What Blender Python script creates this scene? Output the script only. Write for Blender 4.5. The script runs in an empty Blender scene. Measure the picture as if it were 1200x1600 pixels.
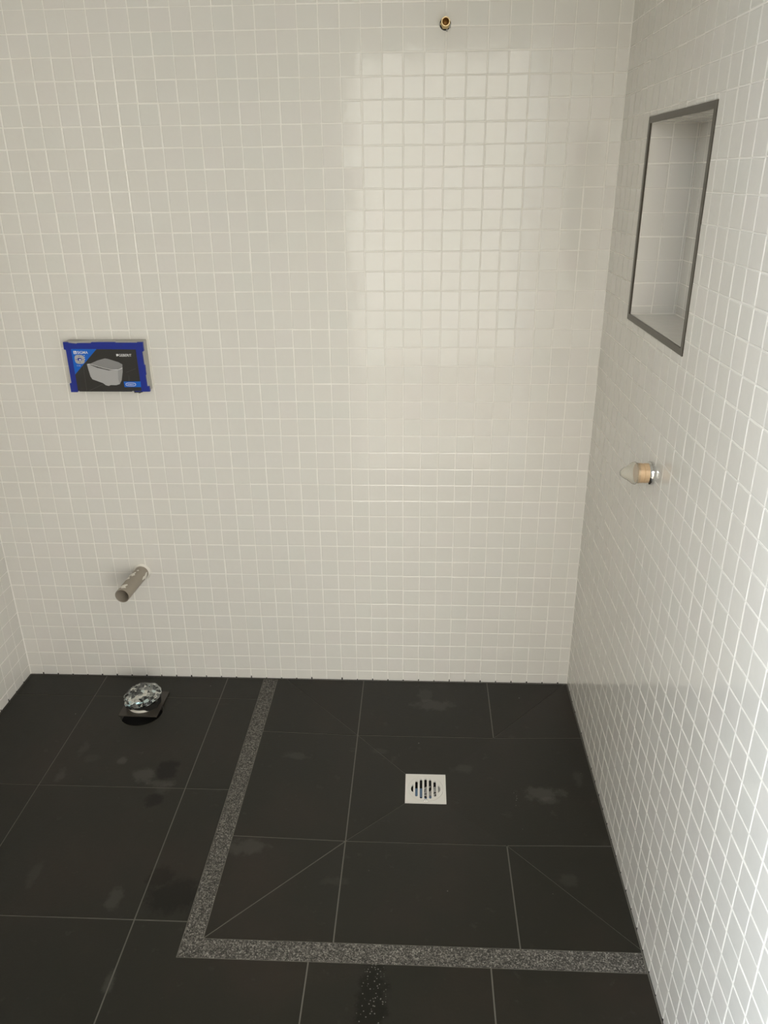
import bpy, bmesh, math, random
from mathutils import Vector, Matrix
random.seed(11)
S = bpy.context.scene
COL = S.collection

# ------------------------------------------------------------------ camera
F_PX = 1220.456
cam_d = bpy.data.cameras.new('camera')
cam = bpy.data.objects.new('camera', cam_d); COL.objects.link(cam)
S.camera = cam
cam_d.sensor_fit = 'VERTICAL'; cam_d.sensor_height = 24.0
cam_d.lens = F_PX / 1600.0 * 24.0
cam_d.clip_start = 0.02
CAM = Vector((-0.4509, -2.1272, 1.5184))
R = Matrix.Rotation(0.0498, 3, 'Z') @ Matrix.Rotation(1.1642, 3, 'X') @ Matrix.Rotation(-0.0108, 3, 'Z')
M4 = R.to_4x4(); M4.translation = CAM
cam.matrix_world = M4

def proj(p):
    q = R.transposed() @ (Vector(p) - CAM)
    return 600 + F_PX * q.x / -q.z, 800 - F_PX * q.y / -q.z

# ------------------------------------------------------------------ world and light
w = bpy.data.worlds.new('sky'); S.world = w; w.use_nodes = True
bg = w.node_tree.nodes['Background']
bg.inputs['Color'].default_value = (1.0, 0.93, 0.80, 1)
bg.inputs['Strength'].default_value = 1.1

def area(name, loc, target, sx, sy, power, colour):
    l = bpy.data.lights.new(name, 'AREA'); l.shape = 'RECTANGLE'
    l.size = sx; l.size_y = sy; l.energy = power; l.color = colour
    o = bpy.data.objects.new(name, l); COL.objects.link(o)
    o.location = loc
    o.rotation_euler = (Vector(target) - Vector(loc)).to_track_quat('-Z', 'Y').to_euler()
    return o
# daylight of the room behind the doorway: its wide window opposite and one to the left; the fills are added
area('window_daylight', (0.55, -4.7, 1.27), (0.55, 0.0, 1.27), 3.2, 2.46, 86, (1.0, 0.975, 0.87))
area('side_window_daylight', (-2.5, -3.3, 1.7), (0.0, -1.2, 0.7), 1.2, 1.4, 60, (0.55, 0.78, 1.0))
area('near_cool_fill', (-1.5, -2.7, 1.9), (0.0, -1.2, 0.5), 0.8, 0.8, 112, (0.82, 0.90, 1.0))  # added cool fill aimed at the near right wall
area('right_warm_fill', (1.8, -4.0, 1.5), (-1.0, 0.0, 1.0), 1.6, 1.6, 60, (1.0, 0.88, 0.79))  # added fill from the right, fitted to the wall brightness
area('overhead_fill', (-0.4, -3.05, 2.37), (-0.4, -2.3, 0.6), 1.0, 0.7, 25, (1.0, 0.94, 0.90))  # added overhead fill that lifts the lower walls

S.view_settings.view_transform = 'Standard'
S.view_settings.look = 'None'
S.view_settings.gamma = 1.0
S.view_settings.use_curve_mapping = False
S.view_settings.exposure = 0.0

# ------------------------------------------------------------------ dimensions (m)
XR, XL, YF, ZC = 0.0298, -1.7440, -1.93, 2.45     # right wall, left wall, front wall, ceiling
P, Z0 = 0.05, 0.0373                              # mosaic pitch, lowest level joint
J = 0.0026                                        # joint width
PROUD = 0.0009                                    # tile faces above the joints

# ------------------------------------------------------------------ node helpers
def mat(name):
    m = bpy.data.materials.new(name); m.use_nodes = True
    return m, m.node_tree, m.node_tree.nodes['Principled BSDF']
def setp(b, **k):
    for a, v in k.items():
        b.inputs[a.replace('_', ' ')].default_value = v
def nd(t, typ, **k):
    n = t.nodes.new(typ)
    for a, v in k.items(): setattr(n, a, v)
    return n
def flat(name, c, rough=0.5, metal=0.0, **k):
    m, t, b = mat(name); setp(b, Base_Color=(*c, 1), Roughness=rough, Metallic=metal, **k)
    n = nd(t, 'ShaderNodeTexNoise'); n.inputs['Scale'].default_value = 60
    g = nd(t, 'ShaderNodeNewGeometry'); t.links.new(g.outputs['Position'], n.inputs['Vector'])
    r = nd(t, 'ShaderNodeMapRange'); r.inputs['To Min'].default_value = rough * 0.9; r.inputs['To Max'].default_value = min(1, rough * 1.1)
    t.links.new(n.outputs['Fac'], r.inputs['Value']); t.links.new(r.outputs[0], b.inputs['Roughness'])
    return m
def ramp(t, stops, interp='LINEAR'):
    r = nd(t, 'ShaderNodeValToRGB'); e = r.color_ramp.elements; r.color_ramp.interpolation = interp
    while len(e) < len(stops): e.new(0.5)
    for i, (p, c) in enumerate(stops): e[i].position = p; e[i].color = (*c, 1)
    return r
def math_(t, op, a, b=None):
    n = nd(t, 'ShaderNodeMath', operation=op)
    for i, v in enumerate((a, b)):
        if v is None: continue
        if isinstance(v, (int, float)): n.inputs[i].default_value = v
        else: t.links.new(v, n.inputs[i])
    return n.outputs[0]

# glazed mosaic: every piece of the grid has its own faint hue, the glaze is slightly wavy
def mosaic_mat():
    m, t, b = mat('glazed_mosaic'); g = nd(t, 'ShaderNodeNewGeometry')
    v = nd(t, 'ShaderNodeVectorMath', operation='MULTIPLY_ADD')
    t.links.new(g.outputs['Position'], v.inputs[0])
    v.inputs[1].default_value = (20, 20, 20); v.inputs[2].default_value = (0, -0.02, -Z0 / P)
    f = nd(t, 'ShaderNodeVectorMath', operation='FLOOR'); t.links.new(v.outputs[0], f.inputs[0])
    wn = nd(t, 'ShaderNodeTexWhiteNoise', noise_dimensions='3D'); t.links.new(f.outputs[0], wn.inputs['Vector'])
    r = ramp(t, [(0, (0.797, 0.779, 0.732)), (0.22, (0.791, 0.777, 0.727)), (0.45, (0.803, 0.784, 0.734)),
                 (0.68, (0.787, 0.780, 0.730)), (0.82, (0.802, 0.778, 0.734)), (1, (0.792, 0.780, 0.736))])
    t.links.new(wn.outputs['Value'], r.inputs[0]); t.links.new(r.outputs[0], b.inputs['Base Color'])
    n = nd(t, 'ShaderNodeTexNoise'); n.inputs['Scale'].default_value = 38; n.inputs['Detail'].default_value = 3
    t.links.new(g.outputs['Position'], n.inputs['Vector'])
    bu = nd(t, 'ShaderNodeBump'); bu.inputs['Strength'].default_value = 0.19; bu.inputs['Distance'].default_value = 0.002
    t.links.new(n.outputs['Fac'], bu.inputs['Height']); t.links.new(bu.outputs[0], b.inputs['Normal'])
    setp(b, Roughness=0.09, IOR=1.45)
    return m
def grout_mat():
    m, t, b = mat('cream_grout'); n = nd(t, 'ShaderNodeTexNoise'); n.inputs['Scale'].default_value = 25; n.inputs['Detail'].default_value = 4
    g = nd(t, 'ShaderNodeNewGeometry'); t.links.new(g.outputs['Position'], n.inputs['Vector'])
    r = ramp(t, [(0.3, (0.90, 0.88, 0.82)), (0.7, (0.95, 0.93, 0.88))])
    t.links.new(n.outputs['Fac'], r.inputs[0]); t.links.new(r.outputs[0], b.inputs['Base Color']); setp(b, Roughness=0.85)
    return m
# dark stone floor: mottled, with the dust smears, wet spots and drops at their places
def blob(t, pos, cx, cy, rx, ry, edge, noise, namp):
    s = nd(t, 'ShaderNodeSeparateXYZ'); t.links.new(pos, s.inputs[0])
    dx = math_(t, 'DIVIDE', math_(t, 'SUBTRACT', s.outputs[0], cx), rx)
    dy = math_(t, 'DIVIDE', math_(t, 'SUBTRACT', s.outputs[1], cy), ry)
    d = math_(t, 'SQRT', math_(t, 'ADD', math_(t, 'MULTIPLY', dx, dx), math_(t, 'MULTIPLY', dy, dy)))
    d = math_(t, 'ADD', d, math_(t, 'MULTIPLY', math_(t, 'SUBTRACT', noise, 0.5), namp))
    r = nd(t, 'ShaderNodeMapRange', interpolation_type='SMOOTHSTEP')
    t.links.new(d, r.inputs['Value']); r.inputs['From Min'].default_value = 1.0 + edge; r.inputs['From Max'].default_value = 1.0 - edge
    return r.outputs[0]
def stone_mat():
    m, t, b = mat('dark_stone'); g = nd(t, 'ShaderNodeNewGeometry'); pos = g.outputs['Position']
    def noise(sc, det=4, rough=0.55):
        n = nd(t, 'ShaderNodeTexNoise'); n.inputs['Scale'].default_value = sc; n.inputs['Detail'].default_value = det
        n.inputs['Roughness'].default_value = rough; t.links.new(pos, n.inputs['Vector']); return n.outputs['Fac']
    n1 = noise(3.2, 5); n2 = noise(26, 6, 0.65); n3 = noise(140, 3); ns = noise(30, 7, 0.72)
    r = ramp(t, [(0.30, (0.0082, 0.0086, 0.0048)), (0.5, (0.0112, 0.0102, 0.0060)), (0.72, (0.0190, 0.0135, 0.0090))])
    t.links.new(n1, r.inputs[0]); col = r.outputs[0]
    def mix(fac, c2, amount=1.0):
        nonlocal col
        x = nd(t, 'ShaderNodeMix', data_type='RGBA'); x.clamp_factor = True
        t.links.new(math_(t, 'MULTIPLY', fac, amount), x.inputs[0]); t.links.new(col, x.inputs[6]); x.inputs[7].default_value = (*c2, 1)
        col = x.outputs[2]
    # broad faint dust and pale flecks
    dr = nd(t, 'ShaderNodeMapRange'); t.links.new(n2, dr.inputs['Value']); dr.inputs['From Min'].default_value = 0.62; dr.inputs['From Max'].default_value = 0.80
    mix(dr.outputs[0], (0.085, 0.080, 0.070), 0.35)
    vo = nd(t, 'ShaderNodeTexVoronoi'); vo.inputs['Scale'].default_value = 16; t.links.new(pos, vo.inputs['Vector'])
    fr = nd(t, 'ShaderNodeMapRange'); t.links.new(vo.outputs['Distance'], fr.inputs['Value']); fr.inputs['From Min'].default_value = 0.035; fr.inputs['From Max'].default_value = 0.02
    se = nd(t, 'ShaderNodeSeparateColor'); t.links.new(vo.outputs['Color'], se.inputs[0])
    fl = math_(t, 'MULTIPLY', fr.outputs[0], math_(t, 'GREATER_THAN', se.outputs[0], 0.80))
    mix(fl, (0.30, 0.29, 0.26), 0.7)
    for cx, cy, rx, ry, a in [(-0.110, -0.487, .050, .020, .30), (-0.100, -0.515, .022, .012, .20), (-1.205, -0.462, .032, .024, .30),
                              (-1.150, -0.490, .035, .012, .25), (-1.140, -0.512, .022, .020, .15), (-1.290, -0.405, .012, .012, .30),
                              (-0.800, -0.365, .030, .012, .18), (-0.405, -0.120, .050, .022, .22), (-0.430, -0.075, .020, .028, .15),
                              (-0.870, -0.700, .045, .022, .22), (-1.142, -0.860, .016, .026, .22), (-1.440, -0.470, .012, .020, .22),
                              (-0.325, -0.395, .026, .014, .15), (-0.095, -0.772, .020, .018, .15), (-1.080, -1.060, .010, .022, .25),
                              (-0.560, -0.330, .018, .010, .12), (-0.012, -0.430, .010, .030, .12), (-1.36, -0.80, .014, .030, .12),
                              (-0.650, -0.790, .030, .012, .10), (-1.42, -0.36, .012, .030, .14), (-1.38, -0.40, .020, .014, .10)]:
        mix(blob(t, pos, cx, cy, rx, ry, 0.45, ns, 3.4), (0.120, 0.113, 0.100), a)
    wets = []
    for cx, cy, rx, ry, a in [(-1.148, -0.440, .030, .038, .9), (-1.150, -0.553, .022, .022, .8), (-1.010, -0.848, .060, .045, .65), (-1.055, -0.80, .03, .03, .4), (-0.538, -1.085, .030, .100, .6)]:
        bl = blob(t, pos, cx, cy, rx, ry, 0.35, ns, 2.4); wets.append(bl); mix(bl, (0.0040, 0.0036, 0.0022), a)
    # chalky splash line by the right-hand tile and dried drops in front of the strip
    dd = nd(t, 'ShaderNodeTexVoronoi'); dd.inputs['Scale'].default_value = 190; t.links.new(pos, dd.inputs['Vector'])
    dm = nd(t, 'ShaderNodeMapRange'); t.links.new(dd.outputs['Distance'], dm.inputs['Value']); dm.inputs['From Min'].default_value = 0.30; dm.inputs['From Max'].default_value = 0.22
    ds = nd(t, 'ShaderNodeSeparateColor'); t.links.new(dd.outputs['Color'], ds.inputs[0])
    drops = math_(t, 'MULTIPLY', dm.outputs[0], math_(t, 'GREATER_THAN', ds.outputs[1], 0.45))
    for cx, cy, rx, ry in [(-0.537, -1.09, .028, .10), (-0.190, -0.50, .005, .035), (-0.183, -0.60, .004, .022), (-0.197, -0.36, .003, .018)]:
        mix(math_(t, 'MULTIPLY', drops, blob(t, pos, cx, cy, rx, ry, 0.2, ns, 0.6)), (0.26, 0.25, 0.23), 0.7)
    t.links.new(col, b.inputs['Base Color'])
    wet = wets[0]
    for q in wets[1:]: wet = math_(t, 'MAXIMUM', wet, q)
    rr = nd(t, 'ShaderNodeMapRange'); t.links.new(n2, rr.inputs['Value']); rr.inputs['To Min'].default_value = 0.30; rr.inputs['To Max'].default_value = 0.50
    t.links.new(rr.outputs[0], b.inputs['Roughness'])
    t.links.new(math_(t, 'SUBTRACT', 0.5, math_(t, 'MULTIPLY', wet, 0.14)), b.inputs['Specular IOR Level'])
    bu = nd(t, 'ShaderNodeBump'); bu.inputs['Strength'].default_value = 0.25; bu.inputs['Distance'].default_value = 0.001
    t.links.new(n3, bu.inputs['Height']); t.links.new(bu.outputs[0], b.inputs['Normal'])
    setp(b, IOR=1.46)
    return m
def granite_mat():
    m, t, b = mat('flamed_granite'); g = nd(t, 'ShaderNodeNewGeometry')
    v = nd(t, 'ShaderNodeTexVoronoi'); v.inputs['Scale'].default_value = 420; t.links.new(g.outputs['Position'], v.inputs['Vector'])
    s = nd(t, 'ShaderNodeSeparateColor'); t.links.new(v.outputs['Color'], s.inputs[0])
    r = ramp(t, [(0.0, (0.020, 0.019, 0.016)), (0.35, (0.050, 0.047, 0.040)), (0.62, (0.105, 0.099, 0.086)), (0.86, (0.17, 0.16, 0.14)), (1, (0.29, 0.28, 0.25))])
    t.links.new(s.outputs[0], r.inputs[0]); t.links.new(r.outputs[0], b.inputs['Base Color'])
    bu = nd(t, 'ShaderNodeBump'); bu.inputs['Strength'].default_value = 0.6; bu.inputs['Distance'].default_value = 0.0008
    t.links.new(v.outputs['Distance'], bu.inputs['Height']); t.links.new(bu.outputs[0], b.inputs['Normal'])
    setp(b, Roughness=0.7)
    return m
def foil_mat():
    m, t, b = mat('crumpled_foil'); g = nd(t, 'ShaderNodeNewGeometry')
    v = nd(t, 'ShaderNodeTexVoronoi'); v.inputs['Scale'].default_value = 95; t.links.new(g.outputs['Position'], v.inputs['Vector'])
    s = nd(t, 'ShaderNodeSeparateColor'); t.links.new(v.outputs['Color'], s.inputs[0])
    r = ramp(t, [(0.0, (0.03, 0.033, 0.035)), (0.30, (0.14, 0.15, 0.155)), (0.62, (0.40, 0.42, 0.41)), (0.85, (0.86, 0.86, 0.82)), (0.95, (0.55, 0.80, 0.88))])  # cell colours carry the foil's sparkles, bluish reflections and dark facets
    t.links.new(s.outputs[0], r.inputs[0]); t.links.new(r.outputs[0], b.inputs['Base Color'])
    bu = nd(t, 'ShaderNodeBump'); bu.inputs['Strength'].default_value = 0.8; bu.inputs['Distance'].default_value = 0.004
    t.links.new(v.outputs['Distance'], bu.inputs['Height']); t.links.new(bu.outputs[0], b.inputs['Normal'])
    setp(b, Roughness=0.18, Metallic=0.9)
    return m
MOS, GRT, STN, GRN, FOIL = mosaic_mat(), grout_mat(), stone_mat(), granite_mat(), foil_mat()
FGR = flat('grey_floor_grout', (0.150, 0.143, 0.122), 0.9)
WHT = flat('white_plaster', (0.86, 0.85, 0.82), 0.8)
HALL = flat('pale_timber_boards', (0.38, 0.33, 0.27), 0.5)
TRIM = flat('dark_anodised_metal', (0.090, 0.081, 0.066), 0.33, 0.7)
BLK = flat('black_gap', (0.012, 0.011, 0.010), 0.8)
BLUE = flat('blue_plastic', (0.010, 0.028, 0.30), 0.35)
BRIGHT = flat('bright_blue_print', (0.0, 0.13, 0.62), 0.35)
CARD = flat('charcoal_print', (0.032, 0.030, 0.027), 0.3)
LINE = flat('grey_print_line', (0.10, 0.098, 0.09), 0.4)
PRW = flat('white_print', (0.85, 0.86, 0.86), 0.4)
PRB = flat('pale_grey_print', (0.45, 0.45, 0.45), 0.4)
PRL = flat('mid_grey_print', (0.27, 0.27, 0.27), 0.4)
PRD = flat('shade_grey_print', (0.34, 0.34, 0.34), 0.4)
FOAM = flat('grey_white_foam', (0.50, 0.49, 0.45), 0.7)
PVC = flat('grey_pvc', (0.335, 0.295, 0.240), 0.42)
SEAL = flat('white_sealant', (0.82, 0.79, 0.72), 0.6)
BRASS = flat('brass', (0.66, 0.50, 0.27), 0.3, 0.9)
OLDB = flat('dull_brass_bore', (0.36, 0.19, 0.05), 0.5, 0.6)
CHR = flat('chrome', (0.70, 0.70, 0.69), 0.05, 1.0)
STEEL = flat('satin_steel', (0.84, 0.83, 0.79), 0.45, 0.25)
GREYB = flat('dusty_brass', (0.64, 0.46, 0.28), 0.4, 0.25)
SCB = flat('blue_scrap', (0.13, 0.23, 0.38), 0.4)
SCG = flat('grey_scrap', (0.42, 0.42, 0.41), 0.5)
MORT = flat('dark_mortar', (0.055, 0.052, 0.048), 0.9)
def cap_mat():
    m, t, b = mat('frosted_plastic')
    setp(b, Base_Color=(0.93, 0.92, 0.87, 1), Roughness=0.18, IOR=1.15, Transmission_Weight=0.88)
    return m
FROST = cap_mat()

# ------------------------------------------------------------------ mesh helpers
def link(name, me, m, parent=None, mw=None):
    o = bpy.data.objects.new(name, me)
    if m is not None and not me.materials: me.materials.append(m)
    COL.objects.link(o)
    if parent is not None: o.parent = parent
    if mw is not None: o.matrix_local = mw
    return o
def mesh(name, vs, fs, smooth=False):
    me = bpy.data.meshes.new(name); me.from_pydata(vs, [], fs); me.update()
    if smooth:
        for p in me.polygons: p.use_smooth = True
    return me
class MB:
    def __init__(s): s.v = []; s.f = []
    def add(s, vs, fs, M=None):
        n = len(s.v); s.v += [tuple(M @ Vector(v)) if M is not None else tuple(v) for v in vs]; s.f += [tuple(i + n for i in f) for f in fs]
    def box(s, a, b, M=None):
        x0, y0, z0 = a; x1, y1, z1 = b
        s.add([(x0,y0,z0),(x1,y0,z0),(x1,y1,z0),(x0,y1,z0),(x0,y0,z1),(x1,y0,z1),(x1,y1,z1),(x0,y1,z1)],
              [(3,2,1,0),(4,5,6,7),(0,1,5,4),(1,2,6,5),(2,3,7,6),(3,0,4,7)], M)
    def poly(s, pts, z0, z1, M=None, zf=None):
        """prism over a counter-clockwise outline; zf(x,y) lifts each corner"""
        n = len(pts); h = [(zf(x, y) if zf else 0) for x, y in pts]
        s.add([(x, y, z0 + k) for (x, y), k in zip(pts, h)] + [(x, y, z1 + k) for (x, y), k in zip(pts, h)],
              [tuple(range(n-1, -1, -1)), tuple(range(n, 2*n))] + [(i, (i+1) % n, n + (i+1) % n, n + i) for i in range(n)], M)
    def lathe(s, prof, n=32, M=None, close=False):
        vs = [(r*math.cos(2*math.pi*i/n), r*math.sin(2*math.pi*i/n), z) for r, z in prof for i in range(n)]
        fs = []; k = len(prof)
        for a in range(k if close else k-1):
            b_ = (a+1) % k
            for i in range(n): fs.append((a*n+i, a*n+(i+1) % n, b_*n+(i+1) % n, b_*n+i))
        s.add(vs, fs, M)
    def make(s, name, m, parent=None, smooth=False, mw=None):
        o = link(name, mesh(name, s.v, s.f, smooth), m, parent, mw)
        return o
def frame(o, u, v):
    u = Vector(u); v = Vector(v); n = u.cross(v)
    M = Matrix((u, v, n)).transposed().to_4x4(); M.translation = Vector(o); return M
def tag(o, label, cat, group=None):
    o['label'] = label; o['category'] = cat
    if group: o['group'] = group
    return o
def empty(name, loc, label, cat):
    o = bpy.data.objects.new(name, None); COL.objects.link(o); o.location = loc; o.empty_display_size = 0.05
    return tag(o, label, cat)
def struct(o): o['kind'] = 'structure'; return o
def auto(o, ang=35):
    for p in o.data.polygons: p.use_smooth = True
    try: o.data.set_sharp_from_angle(angle=math.radians(ang))
    except Exception: pass
    return o

# ------------------------------------------------------------------ mosaic walls
def tile_geo(w_, h_):
    """bevelled slip, face at local z = 0"""
    b = min(0.0011, w_*0.2, h_*0.2); a, c = w_/2, h_/2
    vs = [(-a,-c,-0.0012),(a,-c,-0.0012),(a,c,-0.0012),(-a,c,-0.0012),
          (-a,-c,-0.0005),(a,-c,-0.0005),(a,c,-0.0005),(-a,c,-0.0005),
          (-a+b,-c+b,0),(a-b,-c+b,0),(a-b,c-b,0),(-a+b,c-b,0)]
    fs = [(8,9,10,11)]
    for i in range(4):
        j = (i+1) % 4
        fs += [(i,j,4+j,4+i),(4+i,4+j,8+j,8+i)]
    return vs, fs
_cache = {}
def tile_mesh(w_, h_):
    k = (round(w_, 4), round(h_, 4))
    if k not in _cache:
        me = mesh('tile', *tile_geo(w_, h_)); me.materials.append(MOS); _cache[k] = me
    return _cache[k]
def tilt():
    a = 0.0045
    return Matrix.Rotation(random.gauss(0, a), 4, 'X') @ Matrix.Rotation(random.gauss(0, a), 4, 'Y') @ Matrix.Rotation(random.gauss(0, 0.004), 4, 'Z')
def lay(parent, F, ulines, vlines, u0, u1, v0, v1, cap, hole=None, jit=0.0004):
    """slips between the given joint lines, clipped to [u0,u1]x[v0,v1]; hole=(ua,va,ub,vb) left out.
    The `cap` slips that show largest are parts, the rest one joined part."""
    cells = []
    us = [u0] + [u for u in ulines if u0 + 1e-4 < u < u1 - 1e-4] + [u1]
    vs = [v0] + [v for v in vlines if v0 + 1e-4 < v < v1 - 1e-4] + [v1]
    for i in range(len(us)-1):
        for j in range(len(vs)-1):
            a, b = us[i], us[i+1]; c, d = vs[j], vs[j+1]
            pcs = [(a, c, b, d)]
            if hole:
                ha, hc, hb, hd = hole
                if a < hb and b > ha and c < hd and d > hc:
                    pcs = []
                    if a < ha: pcs.append((a, c, ha, d))
                    if b > hb: pcs.append((hb, c, b, d))
                    a2, b2 = max(a, ha), min(b, hb)
                    if c < hc: pcs.append((a2, c, b2, hc))
                    if d > hd: pcs.append((a2, hd, b2, d))
            for q in pcs:
                if q[2]-q[0] > J + 0.002 and q[3]-q[1] > J + 0.0015: cells.append(q)
    sized = []
    for a, c, b, d in cells:
        pp = [proj(F @ Vector((x, y, 0))) for x, y in ((a,c),(b,c),(b,d),(a,d))]
        ar = 0.5*abs(sum(pp[k][0]*pp[(k+1) % 4][1]-pp[(k+1) % 4][0]*pp[k][1] for k in range(4)))
        mx, my = sum(q[0] for q in pp)/4, sum(q[1] for q in pp)/4
        inside = -5 < mx < 1205 and -5 < my < 1605
        sized.append((ar if inside else 0, (a, c, b, d)))
    sized.sort(key=lambda q: -q[0])
    rest = MB(); nsing = 0
    for ar, (a, c, b, d) in sized:
        M = F @ Matrix.Translation(((a+b)/2 + random.gauss(0, jit), (c+d)/2 + random.gauss(0, jit), 0)) @ tilt()
        if ar > 0 and nsing < cap:
            link('tile', tile_mesh(b-a-J, d-c-J), None, parent, M); nsing += 1
        else:
            rest.add(*tile_geo(b-a-J, d-c-J), M)
    if rest.v:
        o = rest.make('tile_field', MOS, parent); o['kind'] = 'stuff'
zl = [Z0 + P*k for k in range(60)]

# back wall (u = +x, v = +z, normal towards the camera = -y)
wb = MB(); wb.box((XL-0.15, PROUD, -0.03), (XR+0.0, 0.15, ZC+0.02))
wall_back = struct(wb.make('wall_back', GRT))
FB = frame((0, 0, 0), (1, 0, 0), (0, 0, 1))
lay(wall_back, FB, [-P*k for k in range(60)][::-1], zl, XL, XR, 0.001, ZC, 300)

m = MB(); s_ = 0.0024
m.add([(XR, 0, 0.002), (XR-s_, 0, 0.002), (XR, -s_, 0.002), (XR, 0, ZC), (XR-s_, 0, ZC), (XR, -s_, ZC)], [(1, 2, 5, 4)])
m.add([(XL, 0, 0.002), (XL+s_, 0, 0.002), (XL, -s_, 0.002), (XL, 0, ZC), (XL+s_, 0, ZC), (XL, -s_, ZC)], [(2, 1, 4, 5)])
m.make('corner_joint', GRT, wall_back)

# niche in the right wall: outer frame y0..y1, z0..z1
NY0, NY1, NZ0, NZ1 = -0.668, -0.248, 1.2065, 1.6275
ND, FW = 0.105, 0.012
wr = MB(); x0, x1 = XR + PROUD, XR + 0.16
wr.box((x0, YF-0.12, -0.03), (x1, NY0+0.004, ZC+0.02)); wr.box((x0, NY1-0.004, -0.03), (x1, 0.15, ZC+0.02))
wr.box((x0, NY0+0.004, -0.03), (x1, NY1-0.004, NZ0+0.004)); wr.box((x0, NY0+0.004, NZ1-0.004), (x1, NY1-0.004, ZC+0.02))
wall_right = struct(wr.make('wall_right', GRT))
FR_ = frame((XR, 0, 0), (0, -1, 0), (0, 0, 1))          # u = -y, normal = -x
lay(wall_right, FR_, [P*k for k in range(60)], zl, 0.0, -YF, 0.001, ZC, 300, hole=(-NY1, NZ0, -NY0, NZ1))
# niche lining: a five-sided box with its own tiles
iy0, iy1, iz0, iz1 = NY0+FW, NY1-FW, NZ0+FW, NZ1-FW; xb = XR + ND
nb = MB(); th = 0.006; e = PROUD
nb.box((xb+e, iy0-th, iz0-th), (xb+0.02, iy1+th, iz1+th))
nb.box((x0, iy1+e, iz0-th), (xb+0.02, iy1+th, iz1+th)); nb.box((x0, iy0-th, iz0-th), (xb+0.02, iy0-e, iz1+th))
nb.box((x0, iy0-th, iz0-th), (xb+0.02, iy1+th, iz0-e)); nb.box((x0, iy0-th, iz1+e), (xb+0.02, iy1+th, iz1+th))
niche = nb.make('niche', GRT, wall_right); niche['label'] = 'recessed tiled shower niche with dark metal edging'
ND_ = [P*k for k in range(-5, 40)]
lay(niche, frame((0, iy1, 0), (1, 0, 0), (0, 0, 1)), [XR+P, XR+2*P], zl, XR+0.0032, xb, iz0, iz1, 300)                 # far cheek
lay(niche, frame((0, iy0, 0), (-1, 0, 0), (0, 0, 1)), [-xb+P, -xb+2*P], zl, -xb, -XR-0.0032, iz0, iz1, 300)            # near cheek
lay(niche, frame((xb, 0, 0), (0, -1, 0), (0, 0, 1)), [-iy1+P*k for k in range(1, 9)], zl, -iy1, -iy0, iz0, iz1, 300)
lay(niche, frame((0, 0, iz0), (1, 0, 0), (0, 1, 0)), [], [], XR+0.0032, xb, iy0, iy1, 300)
lay(niche, frame((0, 0, iz1), (0, 1, 0), (1, 0, 0)), [iy1-P*k for k in range(8, 0, -1)], [XR+P, XR+2*P], iy0, iy1, XR+0.0032, xb, 300)
# mitred edge profiles, 12 mm face, 1.5 mm proud of the tiles
def profile(p0, p1, q1, q0):
    m = MB(); xa, xc = XR-0.0012, XR+0.003
    vs = [(xa, *p) for p in (p0, p1, q1, q0)] + [(xc, *p) for p in (p0, p1, q1, q0)]
    m.add(vs, [(0,1,2,3),(7,6,5,4),(0,4,5,1),(1,5,6,2),(2,6,7,3),(3,7,4,0)])
    o = m.make('edge_profile', TRIM, niche)
    bm = bmesh.new(); bm.from_mesh(o.data); bmesh.ops.recalc_face_normals(bm, faces=bm.faces); bm.to_mesh(o.data); bm.free()
f = FW + 0.0008
profile((NY0, NZ0), (NY1, NZ0), (NY1-f, NZ0+f), (NY0+f, NZ0+f)); profile((NY0, NZ1), (NY1, NZ1), (NY1-f, NZ1-f), (NY0+f, NZ1-f))
profile((NY0, NZ0), (NY0, NZ1), (NY0+f, NZ1-f), (NY0+f, NZ0+f)); profile((NY1, NZ0), (NY1, NZ1), (NY1-f, NZ1-f), (NY1-f, NZ0+f))

# left wall (u = +y, normal = +x)
wl = MB(); wl.box((XL-0.15, YF-0.12, -0.03), (XL-PROUD, PROUD, ZC+0.02))
wall_left = struct(wl.make('wall_left', GRT))
FL_ = frame((XL, 0, 0), (0, 1, 0), (0, 0, 1))
lay(wall_left, FL_, [-P*k for k in range(60)][::-1], zl, YF, 0.0, 0.001, ZC, 300)

# front wall with the doorway the photograph was taken from, ceiling, the next room's floor
DX0, DH = -0.792, 2.04
wf = MB(); wf.box((XL-0.15, YF-0.12, -0.03), (DX0-0.02, YF, ZC+0.02)); wf.box((DX0-0.02, YF-0.12, DH+0.02), (XR+0.16, YF, ZC+0.02))
wall_front = struct(wf.make('wall_front', WHT))
df = MB(); df.box((DX0-0.02, YF-0.13, 0), (DX0, YF+0.005, DH)); df.box((DX0-0.02, YF-0.13, DH), (XR-0.002, YF+0.005, DH+0.02))
struct(df.make('trim_1', WHT))
cl = MB(); cl.box((XL-0.15, YF-0.12, ZC), (XR+0.16, 0.15, ZC+0.1)); struct(cl.make('ceiling', WHT))
hf = MB(); hf.box((-4.5, -8.0, -0.06), (3.5, YF-0.02, -0.004)); struct(hf.make('floor_1', HALL))

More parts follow.
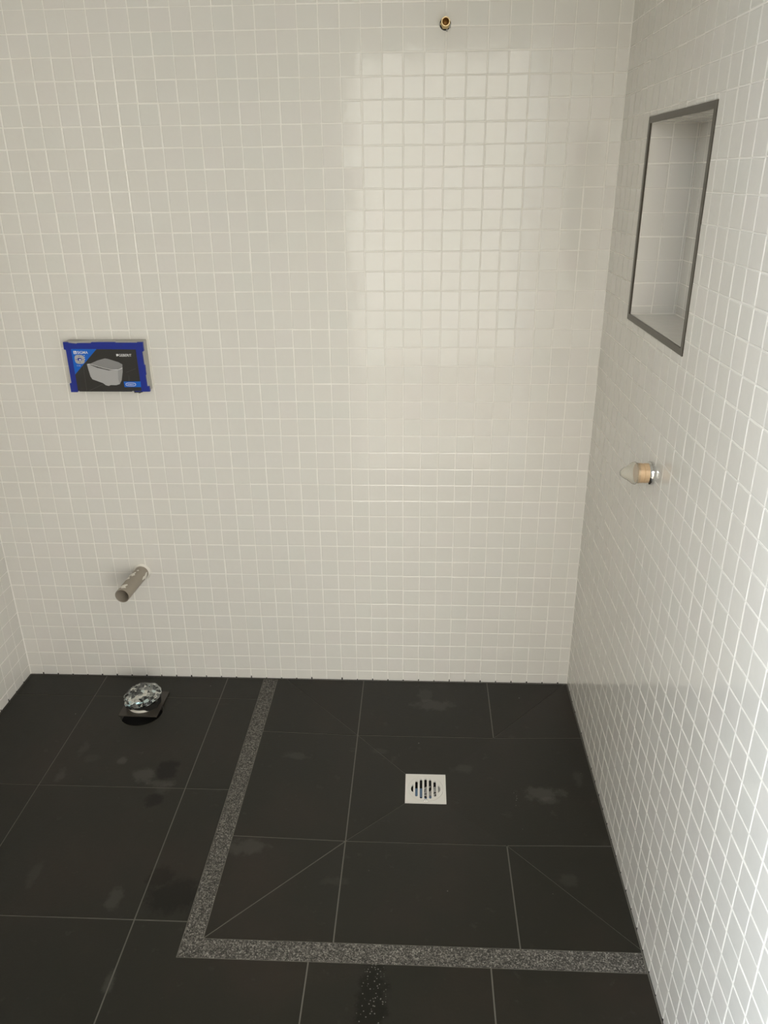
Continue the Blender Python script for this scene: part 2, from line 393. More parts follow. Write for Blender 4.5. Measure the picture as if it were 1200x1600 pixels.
# ------------------------------------------------------------------ floor
SX0, SX1, SYN = -0.9580, -0.9130, -0.9540      # strip outer and inner edge, strip's inner near edge
SYO = -1.0000
DRX, DRY, DH2 = -0.4284, -0.4735, 0.0550       # drain centre and half size
DEEP = -0.012
dx0, dx1, dy0, dy1 = DRX-DH2, DRX+DH2, DRY-DH2, DRY+DH2
def fall(x, y):
    t = min((x-SX1)/(dx0-SX1), (XR-x)/(XR-dx1), (y-SYN)/(dy0-SYN), (0-y)/(0-dy1), 1.0)
    return DEEP*max(0.0, t)
HX, HY, HR = -1.305, -0.188, 0.064             # cut round hole for the waste pipe
TH = 0.008                                     # stone thickness
JT = 0.0010                                    # stones stand proud of the joints
def holed(outer, hc, hr, z0, z1, n=40):
    """slab with a round hole: outer outline (ccw), hole centre/radius"""
    bm = bmesh.new()
    vo = [bm.verts.new((x, y, z1)) for x, y in outer]
    vi = [bm.verts.new((hc[0]+hr*math.cos(2*math.pi*i/n), hc[1]+hr*math.sin(2*math.pi*i/n), z1)) for i in range(n)]
    ed = [bm.edges.new((vo[i], vo[(i+1) % len(vo)])) for i in range(len(vo))] + [bm.edges.new((vi[i], vi[(i+1) % n])) for i in range(n)]
    bmesh.ops.triangle_fill(bm, use_beauty=True, use_dissolve=False, edges=ed)
    for f_ in bm.faces:
        if f_.normal.z < 0: f_.normal_flip()
    top = list(bm.faces)
    r = bmesh.ops.extrude_face_region(bm, geom=top)
    # the extruded copy becomes the top, the original the bottom
    bmesh.ops.translate(bm, verts=[v for v in r['geom'] if isinstance(v, bmesh.types.BMVert)], vec=(0, 0, 0))
    newv = {v for v in r['geom'] if isinstance(v, bmesh.types.BMVert)}
    for v in bm.verts:
        if v not in newv: v.co.z = z0
    bmesh.ops.recalc_face_normals(bm, faces=bm.faces)
    me = bpy.data.meshes.new('slab'); bm.to_mesh(me); bm.free(); return me
# joint bed: the outer level part (with the pipe hole) and four falls to the drain
bed = holed([(XL-0.01, 0.01), (XL-0.01, YF-0.02), (XR+0.01, YF-0.02), (XR+0.01, SYN), (SX1, SYN), (SX1, 0.01)], (HX, HY), HR, -0.03, -JT)
bm = bmesh.new(); bm.from_mesh(bed)
def quad(pts):
    vs = [bm.verts.new(p) for p in pts]; f_ = bm.faces.new(vs)
    if f_.normal.z < 0: f_.normal_flip()
A, B_, C_, D_ = (SX1, 0.01), (XR+0.01, 0.01), (XR+0.01, SYN), (SX1, SYN)
a, b, c, d = (dx0, dy1), (dx1, dy1), (dx1, dy0), (dx0, dy0)
for (p, q, r_, s_) in ((A, B_, b, a), (B_, C_, c, b), (C_, D_, d, c), (D_, A, a, d)):
    quad([(*p, -JT), (*q, -JT), (*r_, DEEP-JT), (*s_, DEEP-JT)])
bm.normal_update(); bm.to_mesh(bed); bm.free()
floor = struct(link('floor', bed, FGR))

def inset(pts, g):
    """shrink a convex ccw outline; g is one gap or one per edge"""
    n = len(pts); g = [g]*n if not isinstance(g, (list, tuple)) else g
    out = []
    for i in range(n):
        p0, p1, p2 = Vector(pts[i-1]), Vector(pts[i]), Vector(pts[(i+1) % n])
        d1 = (p1-p0).normalized(); d2 = (p2-p1).normalized()
        n1 = Vector((-d1.y, d1.x)); n2 = Vector((-d2.y, d2.x))
        a1 = p0 + n1*g[i-1]; a2 = p1 + n2*g[i]
        den = d1.x*d2.y - d1.y*d2.x
        if abs(den) < 1e-6: out.append((p1.x+n1.x*g[i], p1.y+n1.y*g[i])); continue
        t = ((a2-a1).x*d2.y - (a2-a1).y*d2.x)/den
        q = a1 + d1*t; out.append((q.x, q.y))
    return out
def stone(pts, g=0.0015, zf=None, lift=0.0, name='tile', m=None):
    mb = MB(); mb.poly(inset(pts, g), -TH+0.001, 0.0, zf=zf)
    o = mb.make(name, m or STN, floor); o.location.z = lift
    return o
def rect(x0, y0, x1, y1): return [(x0, y0), (x1, y0), (x1, y1), (x0, y1)]
G = 0.0015
W = 0.0030
# left-hand field
xs = [XL, -1.4840, -1.0785, SX0]; ys = [0.0, -0.1100, -0.5075, -0.9140]
for i in range(3):
    for j in range(3):
        x0_, x1_, y1_, y0_ = xs[i], xs[i+1], ys[j], ys[j+1]
        g = [G, 0.0012 if i == 2 else G, W if j == 0 else G, W if i == 0 else G]
        if j == 1 and i == 1:
            o = link('tile', holed(inset(rect(x0_, y0_, x1_, y1_), g), (HX, HY), HR+0.001, -TH+0.001, 0.0), STN, floor)
            o['label'] = 'dark floor tile with a round hole cut for the waste pipe'
        else:
            stone(rect(x0_, y0_, x1_, y1_), g, lift=0.0004*random.random())
# front field
fy = [-0.9140, -1.3200, -1.7260, YF]
fx = [XL, -1.4840, -1.0785, -0.6770, -0.2940, XR]
for i in range(5):
    for j in range(3):
        x0_, x1_, y1_, y0_ = fx[i], fx[i+1], fy[j], fy[j+1]
        if j == 0 and i == 2:      # notched around the corner of the strip
            mb = MB(); mb.poly([(x0_+G, y0_+G), (x1_-G, y0_+G), (x1_-G, SYO-0.0012), (SX0-0.0012, SYO-0.0012), (SX0-0.0012, y1_-G), (x0_+G, y1_-G)], -TH+0.001, -0.0003)
            mb.make('tile', STN, floor)
        else:
            stone(rect(x0_, y0_, x1_, (SYO if (j == 0 and i > 2) else y1_)), [G, W if i == 4 else G, 0.0012 if (j == 0 and i > 2) else G, W if i == 0 else G])
# shower: mitre cut border strip
for pts in ([(SX0, SYO), (SX1, SYN), (SX1, 0.0), (SX0, 0.0)], [(SX0, SYO), (XR, SYO), (XR, SYN), (SX1, SYN)]):
    o = stone(pts, [0.0005, 0.0008, W, 0.0008] if pts[1] == (SX1, SYN) else [0.0008, W, 0.0008, 0.0005], name='border_strip', m=GRN)
    o['label'] = 'flamed grey granite border strip with mitred end'
# shower stones with the envelope cuts to the drain
jx0, jx1, jy1, jy0 = -0.6290, -0.2280, -0.2640, -0.6660
DG = 0.0009
kTL, kTR, kBR, kBL = (-0.885, 0.0), (0.024, 0.0), (XR, -0.9480), (SX1, SYN)
cTL, cTR, cBR, cBL = (jx0, jy1), (jx1, jy1), (jx1, jy0), (jx0, jy0)
def sh(pts, g): stone(pts, g, zf=fall)
sh([(SX1, jy1), cTL, kTL, (SX1, 0.0)], [G, DG, W, 0.0012]); sh([cTL, (jx0, 0.0), kTL], [G, W, DG])
sh([cTR, kTR, (jx1, 0.0)], [DG, W, G]); sh([cTR, (XR, jy1), (XR, 0.0), kTR], [G, W, W, DG])
sh([kBL, cBL, (SX1, jy0)], [0.0014, G, 0.0012]); sh([kBL, (jx0, SYN), cBL], [0.0012, G, 0.0014])
sh([(jx1, SYN), (XR, SYN), kBR, cBR], [0.0012, W, DG, G]); sh([kBR, (XR, jy0), cBR], [W, G, DG])
sh(rect(jx0, jy1, jx1, 0.0), [G, G, W, G]); sh(rect(jx0, SYN, jx1, jy0), [0.0012, G, G, G])
sh(rect(SX1, jy0, jx0, jy1), [G, G, G, 0.0012]); sh(rect(jx1, jy0, XR, jy1), [G, W, G, G])
a, b, c, d = (dx0, dy1), (dx1, dy1), (dx1, dy0), (dx0, dy0); eg = 0.0004
sh([a, b, cTR, cTL], [eg, DG, G, DG]); sh([b, c, cBR, cTR][::-1], [G, DG, eg, DG][::-1] if False else [G, DG, eg, DG])
sh([d, cBL, cBR, c], [DG, G, DG, eg]); sh([cBL, d, a, cTL], [DG, eg, DG, G])
# open notches where the lowest mosaic joints were not filled, and the dark wall-to-floor gap
def gaps(parent, F, us, u0, u1):
    m = MB()
    for u in us:
        if u0 < u < u1 and random.random() < 0.93:
            h = random.uniform(0.004, 0.010); w2 = random.uniform(0.0012, 0.0022)
            m.box((u-w2, 0.0, -PROUD), (u+w2, h, 0.0003), F)
    m.box((u0, 0.0, -PROUD), (u1, 0.0016, 0.0002), F)
    o = m.make('joint_gap', BLK, parent); o['kind'] = 'stuff'; o['label'] = 'dark unfilled joint gaps along the floor'
gaps(wall_back, FB, [-P*k for k in range(40)], XL, XR)
gaps(wall_right, FR_, [P*k for k in range(40)], 0, 1.9)
gaps(wall_left, FL_, [-P*k for k in range(40)], -1.9, 0)

# ------------------------------------------------------------------ floor drain
def slotted(radius, slots, z0, z1, n=56, outer=None):
    cu = bpy.data.curves.new('tmp', 'CURVE'); cu.dimensions = '2D'; cu.fill_mode = 'BOTH'; cu.extrude = (z1-z0)/2
    def ring(pts):
        s_ = cu.splines.new('POLY'); s_.points.add(len(pts)-1)
        for q, (x, y) in zip(s_.points, pts): q.co = (x, y, 0, 1)
        s_.use_cyclic_u = True
    ring(outer or [(radius*math.cos(2*math.pi*i/n), radius*math.sin(2*math.pi*i/n)) for i in range(n)])
    for s_ in slots: ring(s_)
    o = bpy.data.objects.new('tmp', cu); COL.objects.link(o)
    dg = bpy.context.evaluated_depsgraph_get(); me = bpy.data.meshes.new_from_object(o.evaluated_get(dg))
    bpy.data.objects.remove(o); bpy.data.curves.remove(cu)
    for v in me.vertices: v.co.z += (z0+z1)/2
    me.materials.clear(); return me
drain = empty('floor_drain', (DRX, DRY, DEEP), 'square satin steel shower drain with a round slotted grate', 'drain')
RG = 0.0480
circ = [(RG*math.cos(2*math.pi*i/56), RG*math.sin(2*math.pi*i/56)) for i in range(56)]
h_ = DH2
link('drain_frame', slotted(0, [circ], -0.006, 0.0008, outer=rect(-h_, -h_, h_, h_)), STEEL, drain)
def slot(cx, hw, hl, n=8):
    pts = []
    for i in range(n+1): t_ = math.pi*i/n; pts.append((cx+hw*math.cos(t_), hl-hw+hw*math.sin(t_)))
    for i in range(n+1): t_ = math.pi+math.pi*i/n; pts.append((cx+hw*math.cos(t_), -hl+hw+hw*math.sin(t_)))
    return pts
sl = [slot(0.0124*k, 0.0035, hl) for k, hl in ((-2, .0300), (-1, .0370), (0, .0392), (1, .0370), (2, .0300))]
for sg in (-1, 1):     # end slots are circle segments
    pts = [(sg*0.0335, -0.015), (sg*0.0382, -0.0105), (sg*0.0402, 0.0), (sg*0.0382, 0.0105), (sg*0.0335, 0.015)]
    sl.append(pts)
grate = link('grate', slotted(RG-0.0006, sl, -0.004, 0.0010), STEEL, drain)
m = MB(); m.lathe([(0.0470, -0.004), (0.0470, -0.030), (0.030, -0.042), (0.0001, -0.044)], 40); m.make('trap_cup', BLK, drain, True)
m = MB()
for k, (x, y, sx, sy) in enumerate([(-.0250, -.006, .010, .030), (-.0125, -.008, .010, .034), (.0125, -.026, .010, .014), (.0, -.030, .010, .010)]):
    m.add([(x-sx/2, y-sy/2, -.0060), (x+sx/2, y-sy/2-.002, -.0055), (x+sx/2, y+sy/2, -.0070), (x-sx/2, y+sy/2, -.0080)], [(0, 1, 2, 3)])
m.make('blue_tape_scrap', SCB, drain)
m = MB(); rnd = random.Random(21)
for k in range(70):
    x, y, s_ = rnd.uniform(-.006, .034), rnd.uniform(-.024, .012), rnd.uniform(.003, .008)
    m.add([(x, y, -.0062), (x+s_, y+.002, -.0072), (x+s_*.7, y+s_, -.0056), (x-.001, y+s_*.8, -.0080)], [(0, 1, 2, 3)])
o = m.make('rubble', SCG, drain); o['kind'] = 'stuff'
for sx in (-1, 1):
    m = MB(); m.lathe([(0.0001, 0.0032), (0.0016, 0.0028), (0.0026, 0.0010)], 10, Matrix.Translation((0.0035*sx, -0.0445, 0))); m.make('glint_dome', CHR, drain, True)  # chrome domes added to imitate the glints on the frame's metal notch

# ------------------------------------------------------------------ foil wrapped waste pipe in the floor
wp = empty('wrapped_waste_pipe', (HX, HY, -TH), 'crumpled silver foil bag tied over a white waste pipe on the dark floor', 'pipe')
wi = Matrix.Translation((-HX, -HY, TH))
PX, PY = -1.311, -0.150
m = MB(); m.lathe([(0.044, 0.0052), (0.0445, 0.0060), (0.0445, 0.0115), (0.044, 0.0125), (0.040, 0.0125), (0.040, 0.0052)], 40, wi @ Matrix.Translation((PX, PY-0.0055, 0)), True)
o = m.make('pipe_collar', SEAL, wp, True); auto(o); o['label'] = 'white plastic pipe rim'
bm = bmesh.new(); bmesh.ops.create_icosphere(bm, subdivisions=4, radius=1)
rnd = random.Random(5)
cs = [(Vector((rnd.gauss(0, 1), rnd.gauss(0, 1), rnd.gauss(0, 1))).normalized(), rnd.uniform(0.86, 1.03)) for _ in range(90)]
for v in bm.verts:          # clip the ball by many random planes: crumpled facets
    n_ = v.co.normalized(); r_ = 1.06
    for q, d_ in cs:
        k = n_.dot(q)
        if k > 0.2: r_ = min(r_, d_/k)
    r_ *= 1 + 0.035*math.sin(9*n_.x+5*n_.y*n_.z*7)
    v.co = n_*r_
    v.co = Vector((v.co.x*0.0600, v.co.y*0.0600, v.co.z*0.0190))
    if v.co.z < 0: v.co.x *= 0.93; v.co.y *= 0.93
me = bpy.data.meshes.new('foil_bag'); bm.to_mesh(me); bm.free()
o = link('foil_bag', me, FOIL, wp, wi @ Matrix.Translation((PX-0.002, PY+0.002, 0.0330)) @ Matrix.Rotation(math.radians(6), 4, 'X'))
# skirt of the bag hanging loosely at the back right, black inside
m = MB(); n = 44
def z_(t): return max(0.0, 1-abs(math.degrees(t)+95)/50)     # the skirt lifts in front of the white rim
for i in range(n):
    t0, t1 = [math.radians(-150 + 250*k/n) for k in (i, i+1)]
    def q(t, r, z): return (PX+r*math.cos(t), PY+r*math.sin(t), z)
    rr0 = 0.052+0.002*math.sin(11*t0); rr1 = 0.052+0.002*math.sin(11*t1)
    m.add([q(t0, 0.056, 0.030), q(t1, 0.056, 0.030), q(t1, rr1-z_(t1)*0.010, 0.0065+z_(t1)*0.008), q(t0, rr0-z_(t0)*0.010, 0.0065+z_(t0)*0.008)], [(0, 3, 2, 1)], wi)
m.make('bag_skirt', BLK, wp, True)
pl = MB(); pl.poly([(-1.3695, -0.2110), (-1.2500, -0.2125), (-1.2480, -0.0880), (-1.3700, -0.0850)], 0.0012, 0.0050)
plate = pl.make('cut_tile', flat('dark_offcut', (0.058, 0.050, 0.041), 0.45))
tag(plate, 'square dark tile offcut lying under the foil bag', 'tile')
mo = MB(); mo.lathe([(HR+0.002, -0.0005), (HR+0.002, -0.026), (0.0001, -0.027)], 36, wi @ Matrix.Translation((HX, HY, 0))); mo.make('hole_lining', BLK, wp, True)

# ------------------------------------------------------------------ horizontal outlet pipe on the back wall
b0 = Vector((-1.3145, 0.0, 0.3905)); b1 = Vector((-1.3225, -0.155, 0.3915))
op = empty('waste_outlet_pipe', b0, 'grey plastic pipe stub jutting from the back wall, smeared with plaster', 'pipe')
ax = (b1-b0); Lp = ax.length; q_ = ax.to_track_quat('Z', 'Y').to_matrix().to_4x4()
m = MB(); ro, ri = 0.0215, 0.0195
m.lathe([(ro, -0.01), (ro, Lp-0.001), (ro-0.0005, Lp), (ri+0.0004, Lp), (ri, Lp-0.001), (ri, 0.0), (0.0001, 0.0)], 48, q_)
o = auto(m.make('pipe_tube', PVC, op))
m = MB(); rnd = random.Random(3); prof = []
vs = []; fs = []; n = 48
for i in range(n):
    t_ = 2*math.pi*i/n; k = rnd.uniform(-.0007, .0007)
    for r_, z_ in ((0.0275+k, -0.0005), (0.0272+k, 0.0012), (0.0248, 0.0034), (0.0214, 0.0045)):
        vs.append((r_*math.cos(t_), r_*math.sin(t_), z_))
for i in range(n):
    j = (i+1) % n
    for k in range(3): fs.append((i*4+k, j*4+k, j*4+k+1, i*4+k+1))
m.add(vs, fs, Matrix.Rotation(math.pi/2, 4, 'X')); m.make('sealant_ring', SEAL, op, True)
def smear(tc, zc, tw, zw, seed):
    """irregular thin crust of plaster lying on the tube"""
    rnd = random.Random(seed); m = MB(); nt, nz = 14, 12
    ph = [rnd.uniform(0, 6.28) for _ in range(4)]
    vs = []; idx = {}
    for i in range(nt+1):
        for j in range(nz+1):
            u = i/nt*2-1; v = j/nz*2-1
            r_ = math.hypot(u, v); an = math.atan2(v, u)
            lim = 0.75+0.22*math.sin(3*an+ph[0])+0.14*math.sin(5*an+ph[1])
            hgt = 0.0016*(rnd.uniform(0.4, 1) if r_ < lim else -0.5)
            t_ = tc+u*tw; R_ = ro+hgt
            vs.append((R_*math.cos(t_), R_*math.sin(t_), zc+v*zw))
    fs = [(i*(nz+1)+j, (i+1)*(nz+1)+j, (i+1)*(nz+1)+j+1, i*(nz+1)+j+1) for i in range(nt) for j in range(nz)]
    m.add(vs, fs, q_); m.make('plaster_smear', SEAL, op, True)
up = q_.to_3x3().inverted() @ Vector((0, 0, 1)); tu = math.atan2(up.y, up.x)
lf = q_.to_3x3().inverted() @ Vector((-1, 0, 0)); tl = math.atan2(lf.y, lf.x)
sgn = 1 if math.sin(tl-tu) > 0 else -1
smear(tu+sgn*0.20, 0.058, 0.50, 0.014, 1); smear(tu+sgn*0.45, 0.082, 0.34, 0.009, 2); smear(tu+sgn*0.10, 0.134, 0.60, 0.014, 4)
smear(tu-sgn*1.55, 0.030, 0.34, 0.024, 5); smear(tu-sgn*0.1, 0.032, 0.16, 0.005, 6)

# ------------------------------------------------------------------ cistern access box (protruding builder's cover with printed card)
PD = 0.038
pb = empty('cistern_cover', (-1.3133, 0.0, 1.0427), 'blue framed cover box with printed toilet picture on the back wall', 'cover plate')
pi = Matrix.Translation((1.3133, 0.0, -1.0427))
# local drawing plane: u = x, v = z, normal = -y
def FP(dep): return pi @ frame((0, -dep, 0), (1, 0, 0), (0, 0, 1))
m = MB(); m.poly([(-1.4215, 0.9765), (-1.2045, 0.9765), (-1.2060, 1.1120), (-1.4215, 1.1120)], 0.0, PD-0.006, FP(0)); o = m.make('box_body', FOAM, pb); o['label'] = 'pale grey sides of the box'
out = [(-1.4242, 0.9729), (-1.4060, 0.9729), (-1.4050, 0.9765), (-1.2440, 0.9765), (-1.2430, 0.9747), (-1.2013, 0.9747), (-1.2017, 0.9890), (-1.2075, 0.9900), (-1.2085, 1.0200), (-1.2060, 1.0215),
       (-1.2055, 1.0480), (-1.2085, 1.0500), (-1.2090, 1.0850), (-1.2040, 1.0870), (-1.2040, 1.1112), (-1.2190, 1.1112), (-1.2200, 1.1095), (-1.2790, 1.1095), (-1.2810, 1.1112), (-1.3450, 1.1112),
       (-1.3470, 1.1085), (-1.3850, 1.1085), (-1.3870, 1.1065), (-1.4100, 1.1090), (-1.4120, 1.1114), (-1.4238, 1.1114), (-1.4240, 1.0920), (-1.4190, 1.0900), (-1.4190, 0.9990), (-1.4242, 0.9975)]
m = MB(); m.poly(out, 0.0, 0.008, FP(PD-0.008)); o = m.make('cover_frame', BLUE, pb); o['label'] = 'bright blue notched plastic frame'
def piece(name, pts, lvl, m_, parent, th_=0.00025, lab=None):
    a = sum(pts[i][0]*pts[(i+1) % len(pts)][1]-pts[(i+1) % len(pts)][0]*pts[i][1] for i in range(len(pts)))
    if a < 0: pts = pts[::-1]
    mb = MB(); mb.poly(pts, 0.0, th_, FP(PD + lvl*0.00025)); o = mb.make(name, m_, parent)
    if lab: o['label'] = lab
    return o
card = piece('printed_card', [(-1.4043, 1.0932), (-1.2251, 1.0917), (-1.2245, 0.9768), (-1.4039, 0.9765)], 0, CARD, pb, 0.0003, 'charcoal card printed with a white wall-hung toilet')
def stroke(pts, wd, lvl, m_, name):
    mb = MB()
    for (x0_, y0_), (x1_, y1_) in zip(pts, pts[1:]):
        d_ = Vector((x1_-x0_, y1_-y0_)).normalized()*wd; n_ = Vector((-d_.y, d_.x))
        p_ = [(x0_-n_.x, y0_-n_.y), (x1_-n_.x, y1_-n_.y), (x1_+n_.x, y1_+n_.y), (x0_+n_.x, y0_+n_.y)]
        mb.poly(p_, 0, 0.0002, FP(PD+lvl*0.00025))
    return mb.make(name, m_, card)
stroke([(-1.3777, 1.0560), (-1.3790, 0.9775)], 0.0003, 1, LINE, 'printed_line'); stroke([(-1.3711, 0.9776), (-1.3288, 0.9962)], 0.0004, 1, LINE, 'printed_line')
stroke([(-1.2607, 1.0285), (-1.2324, 1.0391)], 0.0004, 1, LINE, 'printed_line'); stroke([(-1.2545, 1.0200), (-1.2555, 1.0045)], 0.0003, 1, LINE, 'printed_line')
piece('blue_triangle', [(-1.4043, 1.0932), (-1.3338, 1.0926), (-1.4042, 1.0230)], 1, BRIGHT, card)
bowl = [(-1.3665, 1.0524), (-1.3567, 1.0497), (-1.3392, 1.0417), (-1.3081, 1.0343), (-1.281, 1.0365), (-1.2687, 1.0431), (-1.2697, 1.0311), (-1.2759, 1.007), (-1.2828, 0.9962), (-1.2928, 0.993), (-1.3080, 0.9935),
        (-1.3147, 0.9908), (-1.3225, 0.9929), (-1.3297, 0.9989), (-1.3578, 1.0096), (-1.3619, 1.0177), (-1.3651, 1.0391)]
piece('toilet_bowl_print', bowl, 2, PRB, card)
piece('toilet_shade_print', [(-1.2820, 1.0360), (-1.2690, 1.0425), (-1.2697, 1.0311), (-1.2759, 1.007), (-1.2828, 0.9962), (-1.2850, 1.0100)], 3, PRD, card)
lid = [(-1.3554, 1.0535), (-1.336, 1.0616), (-1.3137, 1.0677), (-1.3034, 1.0656), (-1.2779, 1.0571), (-1.2676, 1.0511), (-1.2687, 1.0431), (-1.2807, 1.0383), (-1.3021, 1.0386), (-1.3229, 1.0431), (-1.3408, 1.0484)]
piece('toilet_lid_print', lid, 3, PRL, card)
stroke([(-1.3640, 1.0515), (-1.3554, 1.0520), (-1.3408, 1.0470), (-1.3229, 1.0417), (-1.3021, 1.0370), (-1.2807, 1.0367), (-1.2690, 1.0412)], 0.0007, 4, PRW, 'rim_line_print')
piece('blue_sticker', [(-1.2710, 1.0035), (-1.2233, 1.0036), (-1.2240, 0.9877), (-1.2706, 0.9876)], 2, BRIGHT, card)
def oval(cx, cz, rx, rz, lvl, m_, name, n=28, e_=3.0):
    pts = []
    for i in range(n):
        t_ = 2*math.pi*i/n; c_, s_ = math.cos(t_), math.sin(t_)
        pts.append((cx+rx*math.copysign(abs(c_)**(2/e_), c_), cz+rz*math.copysign(abs(s_)**(2/e_), s_)))
    return piece(name, pts, lvl, m_, card)
oval(-1.2519, 0.9952, 0.0143, 0.0050, 3, PRW, 'sticker_oval'); oval(-1.2519, 0.9952, 0.0128, 0.0038, 4, BRIGHT, 'sticker_oval')
oval(-1.3845, 1.0648, 0.0135, 0.0125, 2, PRB, 'button_disc_print'); oval(-1.3845, 1.0648, 0.0058, 0.0040, 3, BLUE, 'button_window_print')
oval(-1.3835, 1.0638, 0.0028, 0.0018, 4, PRW, 'button_window_print')
for dx_, dz_ in ((0, .0085), (0, -.0085), (.0095, 0), (-.0095, 0)): oval(-1.3845+dx_, 1.0648+dz_, 0.0012, 0.0012, 3, BLUE, 'button_dot_print', 8, 2)
def text(body, x, z, size, wtarget, name, lvl=2, m_=None, bold=0.0):
    cu = bpy.data.curves.new('tmp', 'FONT'); cu.body = body; cu.size = size; cu.extrude = 0.0001; cu.offset = bold
    o = bpy.data.objects.new('tmp', cu); COL.objects.link(o)
    dg = bpy.context.evaluated_depsgraph_get(); me = bpy.data.meshes.new_from_object(o.evaluated_get(dg))
    bpy.data.objects.remove(o); bpy.data.curves.remove(cu)
    xs_ = [v.co.x for v in me.vertices]; k = wtarget/(max(xs_)-min(xs_)); x_min = min(xs_)
    for v in me.vertices: v.co.x = (v.co.x-x_min)*k
    me.materials.clear(); me.materials.append(m_ or PRW)
    o = link(name, me, None, card, FP(PD+lvl*0.00025+0.0001) @ Matrix.Translation((x, z, 0))); o['label'] = 'white lettering'
    return o
text('SIGMA', -1.3886, 1.0800, 0.0105, 0.0300, 'lettering', bold=0.00006)
text('GEBERIT', -1.2743, 1.0727, 0.0098, 0.0354, 'lettering', bold=0.00006)
text('GEBERIT', -1.2618, 0.9935, 0.0045, 0.0198, 'lettering', lvl=5, bold=0.0)
text('8 - 13 mm', -1.3945, 1.0462, 0.0036, 0.0095, 'lettering')
for q in range(3): piece('button_tick_print', rect(-1.3712, 1.0745-q*0.0052, -1.3692, 1.0762-q*0.0052), 2, PRW, card)
piece('square_mark', rect(-1.3985, 1.0795, -1.3905, 1.0878), 2, PRW, card); piece('square_mark', rect(-1.3958, 1.0808, -1.3932, 1.0842), 3, BRIGHT, card); piece('square_mark', rect(-1.3958, 1.0852, -1.3942, 1.0870), 3, BRIGHT, card)
piece('logo_mark', rect(-1.2808, 1.0733, -1.2755, 1.0795), 2, PRW, card)
piece('logo_mark', rect(-1.2772, 1.0733, -1.2755, 1.0748), 3, CARD, card)
m = MB(); rnd = random.Random(8)
for k in range(16):
    x = -1.2510+rnd.uniform(0, 0.022); z = 0.9712+rnd.uniform(-0.0015, 0.004); s_ = rnd.uniform(0.0015, 0.004); y = rnd.uniform(0.018, 0.036)
    M_ = pi @ Matrix.Translation((x, -y, z)) @ Matrix.Rotation(rnd.uniform(0, 3), 4, Vector((rnd.random(), rnd.random(), 1)))
    m.box((-s_, -s_*.7, -s_*.5), (s_, s_*.7, s_*.5), M_)
o = m.make('mortar_crumbs', MORT, pb); o['kind'] = 'stuff'
m = MB()
for x0_, x1_ in ((-1.4020, -1.2540), (-1.4250, -1.4130)):
    m.box((x0_, -PD+0.004, 0.9738), (x1_, -0.002, 0.9768), pi)
m.make('dark_seal', BLK, pb)
m = MB(); rnd = random.Random(12); k = 14
for i in range(k):
    z0_, z1_ = 0.9700+0.1425*i/k, 0.9700+0.1425*(i+1)/k
    m.box((-1.2050, -0.0035-rnd.uniform(0, 0.0010), z0_), (-1.2000-rnd.uniform(0, 0.0008), 0.0, z1_), pi)
m.make('sealant_bead', SEAL, pb)

# ------------------------------------------------------------------ brass outlet high on the back wall
bo = empty('brass_shower_outlet', (-0.4015, 0.0, 1.8415), 'small brass threaded outlet high on the back wall', 'pipe fitting')
RX = Matrix.Rotation(math.pi/2, 4, 'X')      # local z -> -y
m = MB(); m.lathe([(0.0132, 0.0004), (0.0001, 0.0004)], 30, RX); m.make('wall_hole', BLK, bo)
m = MB(); m.lathe([(0.0118, 0.0), (0.0118, 0.006), (0.0098, 0.009)], 6, RX); auto(m.make('hex_body', BRASS, bo), 30)
m = MB(); prof = [(0.0092, 0.004)]
for k in range(9): prof += [(0.0100, 0.007+k*0.003), (0.0092, 0.0085+k*0.003)]
prof += [(0.0102, 0.0345), (0.0098, 0.0355), (0.0080, 0.0355), (0.0076, 0.0340)]
m.lathe(prof, 32, RX); auto(m.make('threaded_neck', BRASS, bo), 50)
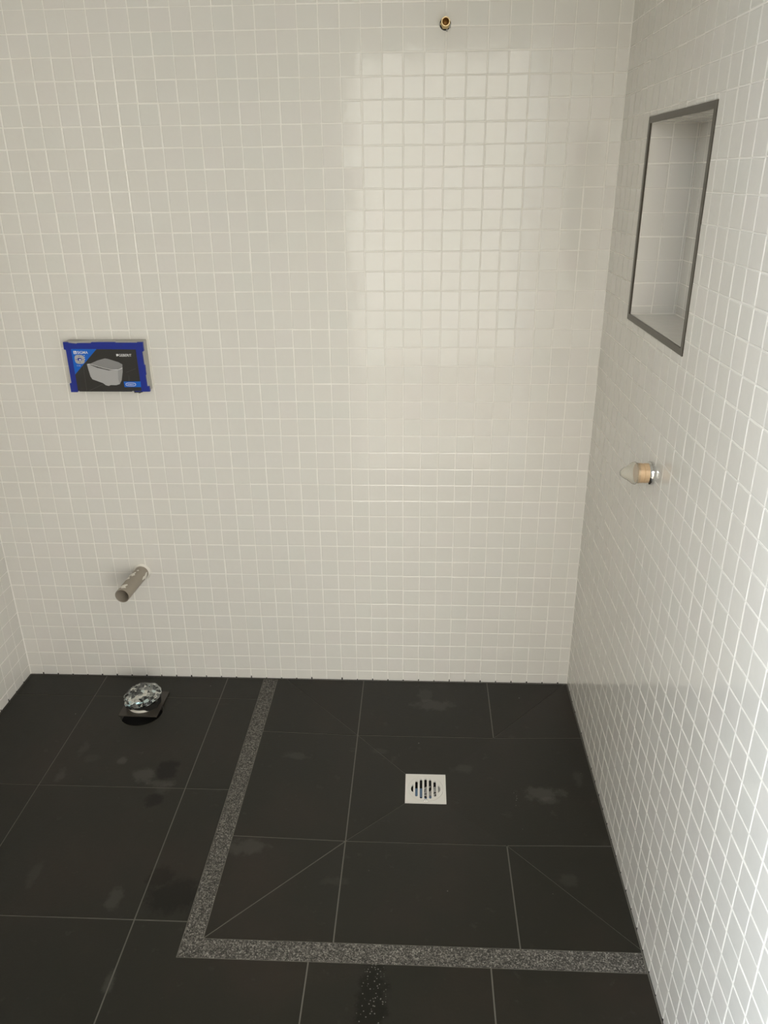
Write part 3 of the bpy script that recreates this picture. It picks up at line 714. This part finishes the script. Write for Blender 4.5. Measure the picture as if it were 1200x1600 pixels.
m = MB(); m.lathe([(0.0077, 0.0345), (0.0074, 0.010), (0.0001, 0.010)], 32, RX); m.make('bore', OLDB, bo, True)
m = MB(); rnd = random.Random(2)
for x, z, s_ in ((0.0105, -0.004, .0045), (-0.0128, -0.001, .002), (0.004, -0.0125, .003)):
    m.box((x-s_*.5, -0.003, z-s_), (x+s_*.5, 0, z+s_))
m.make('grey_packing', SCG, bo)

# ------------------------------------------------------------------ capped mixer stub on the right wall
mx = empty('capped_mixer_stub', (XR, -0.5886, 0.9480), 'capped brass valve stub with chrome ring on the right wall', 'valve')
RY = Matrix.Rotation(-math.pi/2, 4, 'Y')     # local z -> -x
m = MB(); m.lathe([(0.0222, 0.0), (0.0242, 0.0015), (0.0245, 0.0045), (0.0238, 0.0095), (0.0222, 0.0110), (0.0205, 0.0110), (0.0200, 0.0060)], 48, RY); auto(m.make('chrome_ring', CHR, mx), 40)
m = MB(); m.lathe([(0.0205, 0.004), (0.0205, 0.0200), (0.0196, 0.0206), (0.0196, 0.0222), (0.0205, 0.0228), (0.0205, 0.0340), (0.0190, 0.0355), (0.0001, 0.0355)], 40, RY); auto(m.make('brass_body', GREYB, mx), 40)
vs = []; fs = []; n = 40; prof = [(0.0212, 0.0300), (0.0214, 0.0350), (0.0236, 0.0360), (0.0238, 0.0372), (0.0205, 0.0425), (0.0165, 0.0480), (0.0135, 0.0525), (0.0110, 0.0580), (0.0090, 0.0625), (0.0060, 0.0660), (0.0001, 0.0670)]
for r_, z_ in prof:
    for i in range(n):
        t_ = 2*math.pi*i/n; k = 1+(0.09*math.sin(2*t_+0.7) if 0.041 < z_ < 0.06 else 0)
        vs.append((r_*k*math.cos(t_), r_*k*math.sin(t_), z_))
for a_ in range(len(prof)-1):
    for i in range(n): fs.append((a_*n+i, a_*n+(i+1) % n, (a_+1)*n+(i+1) % n, (a_+1)*n+i))
m = MB(); m.add(vs, fs, RY); cap = m.make('plastic_cap', FROST, mx, True); cap['label'] = 'frosted translucent plastic cap'
sol = cap.modifiers.new('thickness', 'SOLIDIFY'); sol.thickness = 0.0009
